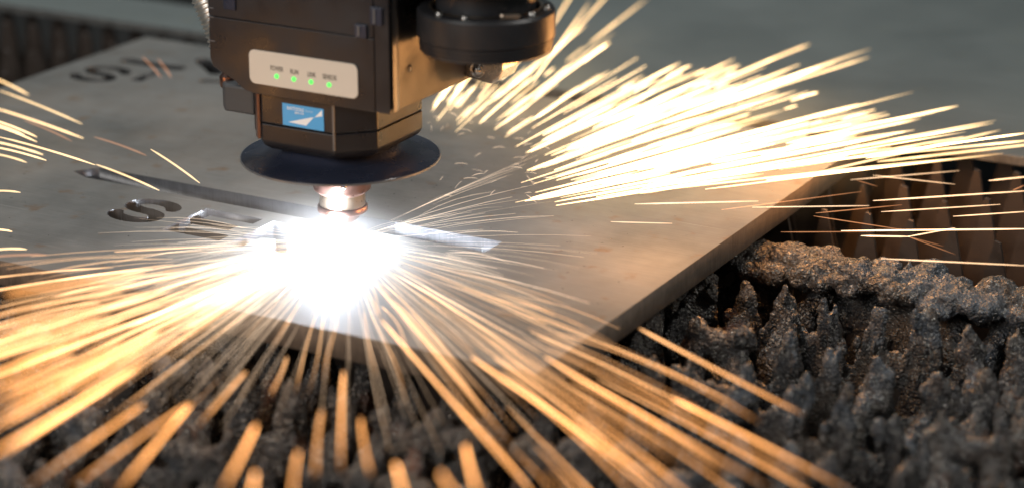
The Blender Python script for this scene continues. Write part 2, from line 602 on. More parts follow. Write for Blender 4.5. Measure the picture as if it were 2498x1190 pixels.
def sheet(name, x0, x1, y0, y1, z0, z1, label):
    bmx = box(x0, x1, y0, y1, z0, z1, .6)
    me = bpy.data.meshes.new(name)
    for f in bmx.faces:
        f.material_index = 0 if abs(f.normal.z) > .9 else 1
    bmx.to_mesh(me); bmx.free()
    me.materials.append(M['sheet']); me.materials.append(M['sheet_edge'])
    o = obj(name, me)
    tag(o, label, 'steel sheet')
    return o


sheet('steel_sheet', -330, 1000, 404, 1500, -16, -9, 'large blue-grey steel sheet lying behind the plate on the right of the head')
sheet('steel_sheet', -900, -334, 416, 492, -16, -9, 'narrow blue-grey steel strip lying behind the plate beside the ribbed hose')


# ------------------------------------------------------------------ support slats
def slat_sheet(y, x0, x1, seed, spans=None, pitch=30.0, zb=-150.0, zv=-74.0):
    """toothed sheet 3 mm thick; tips touch the plate's underside"""
    r = random.Random(seed)
    n = int((x1 - x0) / pitch)
    top = []
    ph = r.uniform(0, pitch)
    for i in range(n):
        xc = x0 + (i + .5) * pitch
        h = -16.2 - (r.random() ** 3) * 7
        if spans and any(a - 8 < xc < b + 8 for a, b in spans):
            h = -62
        top += [(xc - pitch / 2 + 1.2, zv + r.uniform(-1, 1)), (xc - 2.2 + r.uniform(-.8, .8), h), (xc + 1.8 + r.uniform(-.8, .8), h - r.uniform(0, 1.5)), (xc + pitch / 2 - 1.2, zv + r.uniform(-1, 1))]
    bm = bmesh.new()
    t = 1.5
    for i in range(0, len(top), 4):
        tri = top[i:i + 4]
        xl, xr = tri[0][0] - 1.2, tri[3][0] + 1.2
        poly = [(xl, zb), (xr, zb), (xr, zv - 2)] + tri[::-1] + [(xl, zv - 2)]
        lean = r.uniform(-1.5, 1.5)
        F = [bm.verts.new(Vector((p[0], y - t + lean * max(0, (p[1] - zv) / 55), p[1])) * MM) for p in poly]
        B = [bm.verts.new(Vector((p[0], y + t + lean * max(0, (p[1] - zv) / 55), p[1])) * MM) for p in poly]
        bm.faces.new(F); bm.faces.new(B[::-1])
        k = len(poly)
        for j in range(k):
            bm.faces.new((F[j], F[(j + 1) % k], B[(j + 1) % k], B[j]))
    bmesh.ops.remove_doubles(bm, verts=bm.verts, dist=1e-6)
    bmesh.ops.recalc_face_normals(bm, faces=bm.faces)
    return bm


ICO = bmesh.new()
bmesh.ops.create_icosphere(ICO, subdivisions=2, radius=1.0)
ICO_V = np.array([v.co[:] for v in ICO.verts])
ICO_F = np.array([[v.index for v in f.verts] for f in ICO.faces])
ICO.free()


def displace_noise(me, amp1, s1, amp2, s2, seed):
    """push vertices along their normals by two octaves of value noise"""
    n = len(me.vertices)
    co = np.empty(n * 3); me.vertices.foreach_get('co', co); co = co.reshape(-1, 3)
    no = np.empty(n * 3); me.vertex_normals.foreach_get('vector', no); no = no.reshape(-1, 3)
    rs = np.random.default_rng(seed)
    tab = rs.random(4096) * 2 - 1

    def vn(p):
        i = np.floor(p).astype(np.int64); f = p - i
        f = f * f * (3 - 2 * f)
        def h(a, b, c):
            return tab[((a * 73856093) ^ (b * 19349663) ^ (c * 83492791)) & 4095]
        r = 0
        for dx in (0, 1):
            for dy in (0, 1):
                for dz in (0, 1):
                    w = (f[:, 0] if dx else 1 - f[:, 0]) * (f[:, 1] if dy else 1 - f[:, 1]) * (f[:, 2] if dz else 1 - f[:, 2])
                    r = r + w * h(i[:, 0] + dx, i[:, 1] + dy, i[:, 2] + dz)
        return r
    d = amp1 * vn(co / s1) + amp2 * (.45 - 1.3 * np.abs(vn(co / s2 + 17.3))) + amp2 * .45 * vn(co / (s2 * .5) + 5.1)
    co += no * d[:, None]
    me.vertices.foreach_set('co', co.ravel())
    me.update()


def slag_crust(y, spans, seed, voxel, thick=1.0, ridge=0.0, drop=(0, 14), pitch=30.0, x_base=0.0, zv=-74.0):
    """molten drips that buried the teeth: union of leaning blades and lumps, remeshed"""
    r = random.Random(seed)
    V, Fc = [], []
    off = 0

    def add(verts, faces):
        nonlocal off
        V.append(np.asarray(verts, float)); Fc.extend([tuple(int(i) + off for i in f) for f in faces]); off += len(verts)

    def blob(c, rad):
        a = r.uniform(0, 6.28)
        R_ = np.array([[math.cos(a), -math.sin(a), 0], [math.sin(a), math.cos(a), 0], [0, 0, 1]])
        add((ICO_V * np.array(rad)) @ R_.T + np.array(c), ICO_F)

    for (x0, x1) in spans:
        k0 = math.ceil((x0 - x_base) / pitch - .5)
        k1 = math.floor((x1 - x_base) / pitch - .5)
        for k in range(k0, k1 + 1):
            xc = x_base + (k + .5) * pitch + r.uniform(-2.5, 2.5)
            tip = -20.5 - r.uniform(*drop)
            lean_x = r.uniform(-5, 5); lean_y = r.uniform(-4, 4)
            NR, NS = 14, 16
            bw = r.uniform(17, 21); tw = r.uniform(1.5, 4.8)
            ph1, ph2 = r.uniform(0, 6.28), r.uniform(0, 6.28)
            ring_v, ring_f = [], []
            for i in range(NR):
                t = i / (NR - 1)
                z = -104 + (tip + 104) * t
                rnd = math.sqrt(max(0.0, 1 - max(0, (t - .9) / .1) ** 2 * .85))
                hw = (bw * (1 - t) ** .92 + tw) * .82 * rnd * (1 + .12 * math.sin(5 * t + ph1))
                ht = thick * (8.0 * (1 - t) + 3.0 * t) * rnd * (1 + .15 * math.sin(7 * t + ph2))
                for q in range(NS):
                    an = 2 * math.pi * q / NS
                    cx_, cy_ = math.cos(an), math.sin(an)
                    ring_v.append((xc + lean_x * t * t + hw * math.copysign(abs(cx_) ** .8, cx_), y + lean_y * t + ht * math.copysign(abs(cy_) ** .8, cy_), z))
            for i in range(NR - 1):
                for q in range(NS):
                    ring_f.append((i * NS + q, i * NS + (q + 1) % NS, (i + 1) * NS + (q + 1) % NS, (i + 1) * NS + q))
            ring_f.append(tuple(range(NS))[::-1]); ring_f.append(tuple((NR - 1) * NS + q for q in range(NS)))
            add(ring_v, ring_f)
            for _ in range(r.randint(5, 10)):
                t = r.random() ** .8
                z = -90 + (tip + 88) * t
                hw = 15 * (1 - t) + 6 * t
                s = r.uniform(1.0, 3.2) * thick
                side = -1 if r.random() < .7 else 1
                blob((xc + lean_x * t * t + r.uniform(-hw, hw), y + lean_y * t + side * thick * r.uniform(3.5, 6.5), z), (s * r.uniform(.8, 1.2), s * r.uniform(.8, 1.2), s * r.uniform(1.5, 5.0)))
            # slag that ran down the tooth's face and froze as a sloping buttress
            if r.random() < .7:
                x2 = xc + r.uniform(-9, 9); y2 = y - r.uniform(22, 42); z1b = tip - r.uniform(12, 26); z2b = r.uniform(-76, -58)
                for q in np.linspace(0, 1, 7):
                    blob((xc + (x2 - xc) * q + r.uniform(-2, 2), y + (y2 - y) * q ** 1.25, z1b + (z2b - z1b) * q ** .8), (r.uniform(6.5, 9) + 3 * q, r.uniform(6, 8), r.uniform(7, 10) + 4 * q))
            if ridge > .9:                                 # plateau of the heavily slagged row
                for _ in range(22):
                    sz = r.uniform(.45, 1.15)
                    yy = r.uniform(-24, 8)
                    blob((xc + r.uniform(-15, 15), y + yy, -29 - .35 * max(0, -yy - 8) + r.uniform(-5, 2.5)), (sz * r.uniform(8, 13), sz * r.uniform(7, 11), sz * r.uniform(5, 9)))
            zf = tip - r.uniform(36, 56)
            for q in np.linspace(.2, .8, 5):
                blob((xc + q * pitch, y + r.uniform(-1.5, 1.5), zf + r.uniform(-4, 4)), (r.uniform(5, 7), thick * r.uniform(4.5, 6.5), r.uniform(8, 14)))
            # bridges between neighbours where drips filled the gullet
            if r.random() < ridge:
                zr = tip - r.uniform(8, 18)
                for q in np.linspace(0, 1, 7):
                    blob((xc + q * pitch, y + r.uniform(-2, 2), zr + r.uniform(-3, 3) - 6 * math.sin(math.pi * q)), (r.uniform(5, 8), thick * r.uniform(5, 8), r.uniform(6, 11)))
        L_ = x1 - x0
        for q in range(int(L_ / 9)):
            blob((x0 + 5 + q * 9, y, -102 + r.uniform(-3, 3)), (9, 6.5 * thick, 16))
    me = bpy.data.meshes.new('slag_crust')
    me.from_pydata((np.concatenate(V) * MM).tolist(), [], Fc)
    t = bpy.data.objects.new('tmp', me)
    COL.objects.link(t)
    mo = t.modifiers.new('r', 'REMESH')
    mo.mode = 'VOXEL'; mo.voxel_size = voxel * MM; mo.use_smooth_shade = True
    bpy.context.view_layer.update()
    out = bpy.data.meshes.new_from_object(t.evaluated_get(bpy.context.evaluated_depsgraph_get()))
    bpy.data.objects.remove(t)
    displace_noise(out, 1.8 * MM, 9 * MM, 1.3 * MM, 3.4 * MM, seed)
    out.materials.clear()
    out.materials.append(M['slag'])
    out.shade_smooth()
    return out


ROWS = [
    # y, label, slag spans, voxel, thick, ridge, drop
    (463, 'support slat under the big blue-grey sheet, clean teeth poking out', None, 0, 0, 0, 0),
    (393, 'clean toothed slat directly along the front edge of the blue-grey sheets', None, 0, 0, 0, 0),
    (323, 'clean rusty slat with sharp brown teeth, next in front of the sheets', None, 0, 0, 0, 0),
    (253, 'clean rusty slat with sharp brown teeth, next to the heavily slagged ridge', None, 0, 0, 0, 0),
    (183, 'slat buried under a continuous ridge of slag beside the clean brown teeth', [(150, 560)], 1.35, 1.35, .97, (2, 9)),
    (113, 'slag covered slat, next in front of the continuous slag ridge', [(150, 560)], 1.35, 1.15, .2, (-2, 10)),
    (43, 'slag covered slat, second in front of the continuous slag ridge', [(150, 580)], 1.35, 1.2, .25, (-2, 10)),
    (-27, 'slag covered slat with blue-grey oxide, third in front of the slag ridge', [(150, 600)], 1.5, 1.25, .25, (-2, 10)),
    (-97, 'slag covered slat, last one that runs under the plate near its front edge', [(-330, 610)], 1.8, 1.2, .3, (0, 10)),
    (-167, 'slag covered slat, first one clear of the front edge of the plate', [(-330, 620)], 1.9, 1.25, .3, (-3, 8)),
    (-237, 'slag covered slat, second one clear of the front edge of the plate', [(-260, 640)], 2.1, 1.25, .3, (0, 16)),
    (-307, 'slag covered slat, third one clear of the front edge of the plate', [(-160, 660)], 2.3, 1.25, .3, (0, 16)),
]
for i, (y, lab, spans, vox, th, rg, dr) in enumerate(ROWS):
    e = empty('support_slat', (0, y * MM, -.15))
    tag(e, lab, 'slat', 'toothed support slats of the cutting bed')
    o = obj('toothed_sheet', slat_sheet(0, -900, 900, 50 + i, spans), M['tooth'], e)
    o.location = (0, 0, .15)
    if spans:
        me = slag_crust(0, spans, 90 + i, vox, th, rg, dr)
        c = obj('slag_crust', me, None, e)
        c.location = (0, 0, .15)

# ------------------------------------------------------------------ cutting head
head = empty('cutting_head', (0, 0, 0))
tag(head, 'black laser cutting head with cream status panel and blue sticker above the plate', 'cutting head')

YF = -52.0
HB = 84.0      # housing underside
prof = [tuple((ony(u, v, YF * MM)[[0, 2]] / MM)) for u, v in ((513, 143), (520, 163), (544, 179), (576, 200), (586, 211), (599, 221))]
HB = float(ony(836, 263, YF * MM)[2] / MM)
XL = prof[0][0]
XR = 69.0
ZT = 230.0
outline = [(XL, ZT)] + prof + [(prof[-1][0] + 6, HB), (XR, HB), (XR, ZT)]
bmh = bmesh.new()
# housing: front outline extruded back, front right corner chamfered by the grey strip
hb = prism(outline, YF + 2.0, 58, 'y', .8)
housing = obj('housing', hb, M['black'], head)


def clip_poly(poly, x0=None, x1=None, z0=None, z1=None):
    def clip(pl, f, g):
        out = []
        for i in range(len(pl)):
            a, b = pl[i], pl[(i + 1) % len(pl)]
            fa, fb = f(a), f(b)
            if fa >= 0:
                out.append(a)
            if fa * fb < 0:
                t = fa / (fa - fb)
                out.append((a[0] + (b[0] - a[0]) * t, a[1] + (b[1] - a[1]) * t))
        return out
    p = list(poly)
    if x0 is not None: p = clip(p, lambda q: q[0] - x0, 0)
    if x1 is not None: p = clip(p, lambda q: x1 - q[0], 0)
    if z0 is not None: p = clip(p, lambda q: q[1] - z0, 0)
    if z1 is not None: p = clip(p, lambda q: z1 - q[1], 0)
    return p


zs = float(ony(770, 76, YF * MM)[2] / MM)            # seam between the two front covers
xs = float(ony(913, 150, YF * MM)[0] / MM)           # vertical seam
xe = float(ony(958, 150, YF * MM)[0] / MM)
obj('front_cover', prism(clip_poly(outline, None, xs - .3, None, zs - .25), YF, YF + 2.2, 'y', .35), M['black'], head)
obj('front_cover', prism(clip_poly(outline, None, xs - .3, zs + .25, None), YF, YF + 2.2, 'y', .35), M['black'], head)
obj('corner_post', prism(clip_poly(outline, xs + .3, xe, HB + .2, None), YF, YF + 2.2, 'y', .3), M['black'], head)
# front right chamfer strip; a lighter reflection is put into its grey
obj('corner_strip', prism([(xe + .2, YF + .1), (XR + .6, YF + 6.0), (XR + .6, YF + 9.5), (xe + .2, YF + 4.0)], HB + 1.5, ZT, 'z', .3), M['chamfer'], head)
# dark recess frames on the upper cover
for (u0, u1, v0, v1) in ((906, 934, 16, 64), (868, 896, 58, 95)):
    a = ony(u0, v1 - 4, YF * MM) / MM
    b = ony(u1, v0 + 4, YF * MM) / MM
    rec = obj('latch', box(a[0], b[0], YF - 1.6, YF + .5, a[2], b[2], .5), M['gloss'], head)
    w_ = b[0] - a[0]
    obj('latch_rib', box(a[0] + w_ * .3, a[0] + w_ * .48, YF - 2.3, YF - 1.4, a[2] + 1, b[2] - 1, .25), M['chamfer'], rec)
a = ony(548, 22, YF * MM) / MM; b = ony(576, 0, YF * MM) / MM
obj('latch', box(a[0], b[0], YF - 1.4, YF + .5, a[2], b[2] + 8, .5), M['gloss'], head)
for v in (20, 42, 100):                               # joints that show on the left flank
    a = ony(514, v, YF * MM) / MM
    obj('joint_pin', box(XL - .5, XL + 4, YF - .35, YF + 3, a[2] - .35, a[2] + .35, .1), M['chamfer'], head)

# cream status panel with rounded corners
pts4 = [ony(u, v, (YF - .5) * MM)[[0, 2]] / MM for u, v in ((608, 121), (873, 158), (873, 242), (609, 203))]
px0 = (pts4[0][0] + pts4[3][0]) / 2; px1 = (pts4[1][0] + pts4[2][0]) / 2
pz1 = (pts4[0][1] + pts4[1][1]) / 2; pz0 = (pts4[2][1] + pts4[3][1]) / 2
rr_ = 4.0
rp = []
for cx, cz, a0 in ((px1 - rr_, pz1 - rr_, 0), (px0 + rr_, pz1 - rr_, 90), (px0 + rr_, pz0 + rr_, 180), (px1 - rr_, pz0 + rr_, 270)):
    for q in range(7):
        an = math.radians(a0 + q * 15)
        rp.append((cx + rr_ * math.cos(an), cz + rr_ * math.sin(an)))
panel = obj('status_panel', prism(rp, YF - .8, YF + .2, 'y', .15, 1), M['panel'], head)
YP = YF - .82


def front_text(body, u, v, size, y, material, parent, width=None):
    me = text_mesh(body, size * MM, width * MM if width else None)
    c = ony(u, v, y * MM)
    o = obj('lettering', me, material, parent)
    o.rotation_euler = (math.pi / 2, 0, 0)
    o.location = (c[0], y * MM, c[2])
    return o


for body, u, v, w in (('POWER', 675, 169, 9.2), ('RUN', 718, 177, 5.6), ('LINK', 760, 183.5, 6.0), ('SENSOR', 804, 190, 10.0)):
    front_text(body, u, v, 4.2, YP, M['ink'], panel, w)
for u, v in ((675, 187), (717, 194), (759, 201), (803, 208)):
    c = ony(u, v, YP * MM) / MM
    led = lathe([(0, 1.2), (.8, 1.0), (1.35, .5), (1.5, 0), (1.5, -.4)], 20)
    o = obj('led', led, M['led'], panel, True)
    o.rotation_euler = (math.pi / 2, 0, 0)
    o.location = (c[0] * MM, YP * MM, c[2] * MM)

# octagonal nose
def octa(h, f, cx=-1.5, cy=0.0):
    return [(cx - f, cy - h), (cx + f, cy - h), (cx + h, cy - f), (cx + h, cy + f), (cx + f, cy + h), (cx - f, cy + h), (cx - h, cy + f), (cx - h, cy - f)]


NY = -45.0
z_seam = float(ony(745, 318, NY * MM)[2] / MM)
obj('nose_block', prism(octa(45, 26), z_seam + .25, HB + .5, 'z', .9), M['black'], head)


def nose_lower():
    bm = bmesh.new()
    rings = []
    for h, f, z in ((45, 26, z_seam - .25), (45, 26, 71.5), (43.6, 25.2, 68.5), (40, 23, 65.8), (33, 19, 63.5)):
        rings.append([bm.verts.new(Vector((p[0], p[1], z)) * MM) for p in octa(h, f)])
    for A, B in zip(rings, rings[1:]):
        for i in range(8):
            bm.faces.new((A[i], A[(i + 1) % 8], B[(i + 1) % 8], B[i]))
    bm.faces.new(rings[0]); bm.faces.new(rings[-1])
    bmesh.ops.recalc_face_normals(bm, faces=bm.faces)
    bevel_bm(bm, .7 * MM, 2, 20)
    return bm


obj('nose_block', nose_lower(), M['black'], head)
obj('nose_edge', box(26 - 1.5 - .7, 26 - 1.5 + .7, NY - .25, NY + 1, 72.5, HB - 2, .2), M['chamfer'], head)
obj('copper_strip', prism([(-28.6, -44.6), (-33.2, -40.2), (-34.5, -41.6), (-30.0, -46.0)], 72.5, HB - .5, 'z', .3), M['copper'], head)
# blue sticker
sq = [ony(u, v, (NY - .2) * MM)[[0, 2]] / MM for u, v in ((689, 252), (790, 267), (790, 321), (690, 305))]
sx0 = (sq[0][0] + sq[3][0]) / 2; sx1 = (sq[1][0] + sq[2][0]) / 2
sz1 = (sq[0][1] + sq[1][1]) / 2; sz0 = (sq[2][1] + sq[3][1]) / 2
stick = obj('sticker', box(sx0, sx1, NY - .35, NY + .1, sz0, sz1, .05, 1), M['blue'], head)
sw_, sh_ = sx1 - sx0, sz1 - sz0


def sxz(a, b):
    return (sx0 + a * sw_, sz0 + b * sh_)


obj('beam_mark', prism([sxz(.14, .17), sxz(.57, .13), sxz(.76, .56), sxz(.70, .54)], NY - .42, NY - .3, 'y'), M['white'], stick)
obj('beam_mark', prism([sxz(.77, .56), sxz(.965, .68), sxz(.965, .96), sxz(.80, .60)], NY - .42, NY - .3, 'y'), M['white'], stick)


def stick_text(body, a, b, size, width, mt):
    me = text_mesh(body, size * MM, width * MM)
    o = obj('lettering', me, mt, stick)
    q = sxz(a, b)
    o.rotation_euler = (math.pi / 2, 0, 0)
    o.location = (q[0] * MM, (NY - .42) * MM, q[1] * MM)


stick_text('RAYTOOLS', .32, .80, 2.9, sw_ * .40, M['white'])
stick_text('Swiss', .65, .80, 2.0, sw_ * .19, M['paleblue'])
stick_text('BM110', .41, .64, 1.9, sw_ * .21, M['white'])

# glossy spark shield disc under the nose
shield = obj('spark_shield', lathe([(16, 64.0), (34, 64.0), (36, 62.8), (38, 60.4), (41, 58.8), (46, 57.6), (56, 56.0), (61.6, 55.0), (62.0, 54.4), (61.6, 53.9), (56, 54.3), (46, 55.4), (16, 56.0)], 128, (-.5, 0), True), M['gloss'], head)
autosmooth(shield, 40)
rim = obj('shield_rim', lathe([(61.4, 54.9), (62.3, 54.7), (62.4, 53.7), (61.4, 53.5)], 128, (-.5, 0), True), M['chamfer'], head)
autosmooth(rim, 50)

# nozzle stack
noz = obj('nozzle_holder', lathe([(6, 56), (18.2, 56), (18.2, 34.5), (17.8, 33), (15.5, 31.2), (14.6, 30.6), (6, 30.6)], 72), M['copper'], head)
autosmooth(noz)
rg = obj('ceramic_ring', lathe([(6, 30.8), (14.4, 30.8), (14.4, 22.6), (13.8, 22.0), (6, 22)], 72), M['brass'], head)
autosmooth(rg)
fl_ = obj('nozzle_flange', lathe([(5, 22.4), (15.2, 22.4), (15.9, 21.4), (15.9, 19.0), (15.0, 18.2), (5, 18)], 72), M['copper'], head)
autosmooth(fl_)
tip = obj('nozzle_tip', lathe([(3, 18.5), (12.0, 18.4), (10.5, 14.5), (6.0, 10.5), (3.2, 8.2), (2.8, 7.6), (1.2, 7.6), (1.2, 14)], 64), M['copper'], head)
autosmooth(tip)
c = obj('bolt', lathe([(0, 3.0), (1.3, 2.6), (1.9, 1.2), (1.9, 0)], 20), M['steel'], head, True)
c.location = (.011, -.0147, .0395); c.rotation_euler = (math.radians(80), 0, math.radians(38))

# dark side block left of the nose
sbz1 = float(ony(576, 202, -.03)[2] / MM); sbz0 = float(ony(600, 266, -.03)[2] / MM)
sb = prism([(-64, -34), (-58, -41), (-36, -41), (-36, -12), (-58, -12), (-64, -18)], sbz0, sbz1 + 1.5, 'z', 1.6)
obj('side_block', sb, M['dkgrey'], head)
cp = obj('copper_fitting', lathe([(0, 0), (4.5, 0), (5.2, 2), (5.2, 7), (3.5, 9), (3.5, 14), (0, 14)], 24), M['copper'], head)
autosmooth(cp)
q = ony(556, 197, -.030); cp.location = (q[0], q[1], q[2] - .004)

# collimator drum on the right flank: an open cup with grooves, screws and pins
DC = (112.5, -15.0)


def axis_z(v, x, y):
    lo, hi = -.5, 1.0
    for _ in range(50):
        mid = (lo + hi) / 2
        d = np.array([x, y, mid]) - CAM
        vv = H / 2 - FPX * (d @ UP) / (d @ FW)
        if vv > v: lo = mid
        else: hi = mid
    return mid


dz0 = axis_z(121, DC[0] * MM, DC[1] * MM) / MM
dz1 = axis_z(14, DC[0] * MM, DC[1] * MM) / MM
g = []
zz = dz0
prof_d = [(20, dz0 + .5), (35, dz0), (38.2, dz0 + .6)]
for k in range(3):
    prof_d += [(38.8 + k * .3, dz0 + 1.6 + k * 2.4), (38.8 + k * .3, dz0 + 3.0 + k * 2.4), (38.2 + k * .3, dz0 + 3.2 + k * 2.4), (38.2 + k * .3, dz0 + 3.8 + k * 2.4)]
prof_d += [(40.2, dz0 + 9.5), (40.2, dz1 - 2.2), (39.2, dz1 - .6), (37.8, dz1), (33, dz1), (32.4, dz1 - .6), (32.2, dz1 - 6), (20, dz1 - 6.5)]
drum = obj('drum', lathe(prof_d, 96, DC), M['rubber'], head)
autosmooth(drum, 30)
br = obj('brass_rim', lathe([(32.6, dz1 - .2), (33.4, dz1 + .5), (32.2, dz1 + .8), (31.4, dz1 + .1), (31.4, dz1 - 2.2), (32.4, dz1 - 2.2)], 72, DC, True), M['brass'], drum)
autosmooth(br)
obj('drum_floor', lathe([(0, dz1 - 5.6), (21, dz1 - 5.6), (21, dz1 - 8), (0, dz1 - 8)], 48, DC), M['rubber'], drum)
hub = obj('inner_hub', lathe([(0, dz1 + 60), (29, dz1 + 60), (29, dz1 - 5.4), (0, dz1 - 5.4)], 64, DC), M['rubber'], drum)
autosmooth(hub)
up_ = obj('upper_ring', lathe([(28, dz1 + 13), (40, dz1 + 13), (43.5, dz1 + 15), (47, dz1 + 22), (48, dz1 + 60), (28, dz1 + 60)], 96, DC), M['rubber'], drum)
autosmooth(up_)
ub = obj('brass_rim', lathe([(29.2, dz1 + 12.2), (31.6, dz1 + 12.2), (31.6, dz1 + 13.4), (29.2, dz1 + 13.4)], 72, DC, True), M['brass'], drum)
for u, v in ((1139, 40), (1300, 34), (1240, 12), (1088, 30)):
    d = ray(u, v); p = CAM + d * ((dz1 + 1.2) * MM - CAM[2]) / d[2]
    dd = p / MM - np.array([DC[0], DC[1], 0]); rd = math.hypot(dd[0], dd[1])
    k = 36.0 / rd
    s = obj('screw', lathe([(0, 2.6), (1.0, 2.5), (1.9, 2.0), (2.2, 1.2), (2.2, -.5)], 20), M['steel'], drum, True)
    s.location = ((DC[0] + dd[0] * k) * MM, (DC[1] + dd[1] * k) * MM, dz1 * MM)
for ang, ln in ((-38, 11), (150, 11)):
    s = obj('pin', box(-ln / 2, ln / 2, -1.6, 1.6, 0, 3.0, .8), M['brass'], drum)
    s.rotation_euler = (0, 0, math.radians(ang + 70))
    s.location = ((DC[0] + 36 * math.cos(math.radians(ang))) * MM, (DC[1] + 36 * math.sin(math.radians(ang))) * MM, dz1 * MM)
obj('drum_arm', box(XR - .5, 84, -2, 40, dz0 + 10, dz0 + 60, 1.5), M['black'], head)
# steel sensor block with bolt hanging behind the drum
YS = 36.0
pa = ony(1112, 190, YS * MM) / MM; pb = ony(1226, 156, YS * MM) / MM
sb_ = obj('sensor_block', prism([(pa[0] - 2, pb[2] + 6), (pa[0] - 2, pa[2] + 6), (pa[0] + 9, pa[2] + 1), (pa[0] + 25, pa[2] - 1), (pb[0] - 3, pa[2] + 2), (pb[0], pa[2] + 9), (pb[0], pb[2] + 12), (pa[0] - 2, pb[2] + 12)], YS, YS + 22, 'y', 1.0), M['steel'], head)
q = ony(1164, 171, YS * MM)
bo = obj('bolt', lathe([(0, 2.4), (1.6, 2.2), (2.7, 1.2), (3.0, 0), (4.0, -.2), (4.4, .4), (4.9, .4), (5.2, -.4)], 28), M['steel'], head, True)
bo.location = (q[0], (YS - .2) * MM, q[2]); bo.rotation_euler = (math.pi / 2, 0, 0)
p1 = ony(993, 130, .0)
hl = obj('vent_hole', lathe([(0, .4), (1.9, .4), (2.2, 0), (2.2, -.6)], 20), M['gloss'], head, True)
hl.location = ((XR + .05) * MM, -.030, float(p1[2])); hl.rotation_euler = (0, math.pi / 2, 0)


# ribbed metal hose behind the head
def ribbed_hose(p0, p1, rad, pitch, n=28):
    p0 = Vector(p0); p1 = Vector(p1)
    ax = (p1 - p0); Lh = ax.length; ax.normalize()
    e1 = ax.orthogonal().normalized(); e2 = ax.cross(e1)
    bm = bmesh.new()
    steps = int(Lh / pitch * 6)
    rings = []
    for i in range(steps + 1):
        s = Lh * i / steps
        sag = Vector((0, .006 * math.sin(math.pi * s / Lh), 0))
        c = p0 + ax * s + sag
        rings.append([bm.verts.new(c + (e1 * math.cos(t) + e2 * math.sin(t)) * (rad + .0007 * math.sin(2 * math.pi * (s / pitch) + t))) for t in [2 * math.pi * k / n for k in range(n)]])
    for A, B in zip(rings, rings[1:]):
        for i in range(n):
            bm.faces.new((A[i], A[(i + 1) % n], B[(i + 1) % n], B[i]))
    bm.faces.new(rings[0]); bm.faces.new(rings[-1])
    bmesh.ops.recalc_face_normals(bm, faces=bm.faces)
    return bm


h0 = ony(560, 150, .03); h1 = ony(420, -150, .03)
hose = obj('metal_hose', ribbed_hose(h0, h1, .0095, .0030), M['hose'], None, True)
tag(hose, 'ribbed shiny metal hose running down behind the cutting head', 'hose')

# ------------------------------------------------------------------ sparks
M['sp_orange'] = spark_mat('spark_orange', (1, .66, .36), (1, .42, .13), .48, 1.3, .02, .40)
M['sp_hot'] = spark_mat('spark_hot', (1, .72, .38), (1, .62, .27), .9, 1.6, .05, .6)
M['sp_white'] = spark_mat('spark_white', (1, .80, .60), (1, .62, .34), .45, 1.3, .02, .4)
M['sp_dull'] = spark_mat('spark_dull', (1, .45, .20), (1, .38, .15), .5, .7, .02, .6)


def tube(pts, rad, sides=5, fade0=.55, fade1=1.0):
    pts = np.asarray(pts, float)
    n = len(pts)
    t = np.gradient(pts, axis=0); t /= np.linalg.norm(t, axis=1)[:, None] + 1e-12
    ref = np.array([0, 0, 1.0])
    a = np.cross(t, ref); a /= np.linalg.norm(a, axis=1)[:, None] + 1e-9
    b = np.cross(t, a)
    u = np.linspace(0, 1, n)
    r = rad * np.clip(np.minimum(u * 9 + .35, (1 - u) * 14 + .45), 0, 1)
    V = []
    for k in range(sides):
        an = 2 * math.pi * k / sides
        V.append(pts + (a * math.cos(an) + b * math.sin(an)) * r[:, None])
    V = np.stack(V, 1).reshape(-1, 3)
    Fq = []
    for i in range(n - 1):
        for k in range(sides):
            k2 = (k + 1) % sides
            Fq.append((i * sides + k, i * sides + k2, (i + 1) * sides + k2, (i + 1) * sides + k))
    Fq.append(tuple(range(sides))[::-1])
    Fq.append(tuple((n - 1) * sides + k for k in range(sides)))
    hh = fade0 + (fade1 - fade0) * u
    if n >= 10:                                        # flare-ups along the flight, dying tail
        for _ in range(rng.integers(0, 3)):
            hh = hh + rng.uniform(.3, .9) * fade1 * np.exp(-((u - rng.random()) / .05) ** 2)
        hh = hh * np.clip((1.03 - u) / rng.uniform(.03, .5), 0.12, 1)
    heat = np.repeat(hh, sides)
    return V, Fq, heat


def spark_obj(name, parts, material):
    V, Fq, Hh, off = [], [], [], 0
    for v, f, h in parts:
        V.append(v); Hh.append(h)
        Fq += [tuple(i + off for i in q) for q in f]
        off += len(v)
    me = bpy.data.meshes.new(name)
    me.from_pydata(np.concatenate(V).tolist(), [], Fq)
    at = me.attributes.new('spark_heat', 'FLOAT', 'POINT')
    at.data.foreach_set('value', np.concatenate(Hh).astype(np.float32))
    me.materials.append(material)
    return obj(name, me)


def pix_dir(theta):
    t = math.radians(theta)
    return math.cos(t), math.sin(t)


OU, OV = 838.0, 585.0


def flight(theta, d0, d1, h0, h1, n=13, sag=0.0, jit=0.0):
    """streak seen between d0 and d1 photo pixels from the cut along image angle theta
    (0 = right, 90 = down), h0/h1 = height over the plate at both ends (m)"""
    c, s = pix_dir(theta)
    a = onz(OU + c * d0, OV + s * d0, h0)
    b = onz(OU + c * d1, OV + s * d1, h1)
    u = np.linspace(0, 1, n)[:, None]
    p = a * (1 - u) + b * u
    p[:, 2] += sag * 4 * (u * (1 - u))[:, 0]
    if jit:
        ph = rng.uniform(0, 6.28)
        side = np.cross(b - a, [0, 0, 1.0]); side /= np.linalg.norm(side) + 1e-9
        p += side * (np.sin(u * rng.uniform(2, 6) + ph) - np.sin(ph)) * jit
    return p


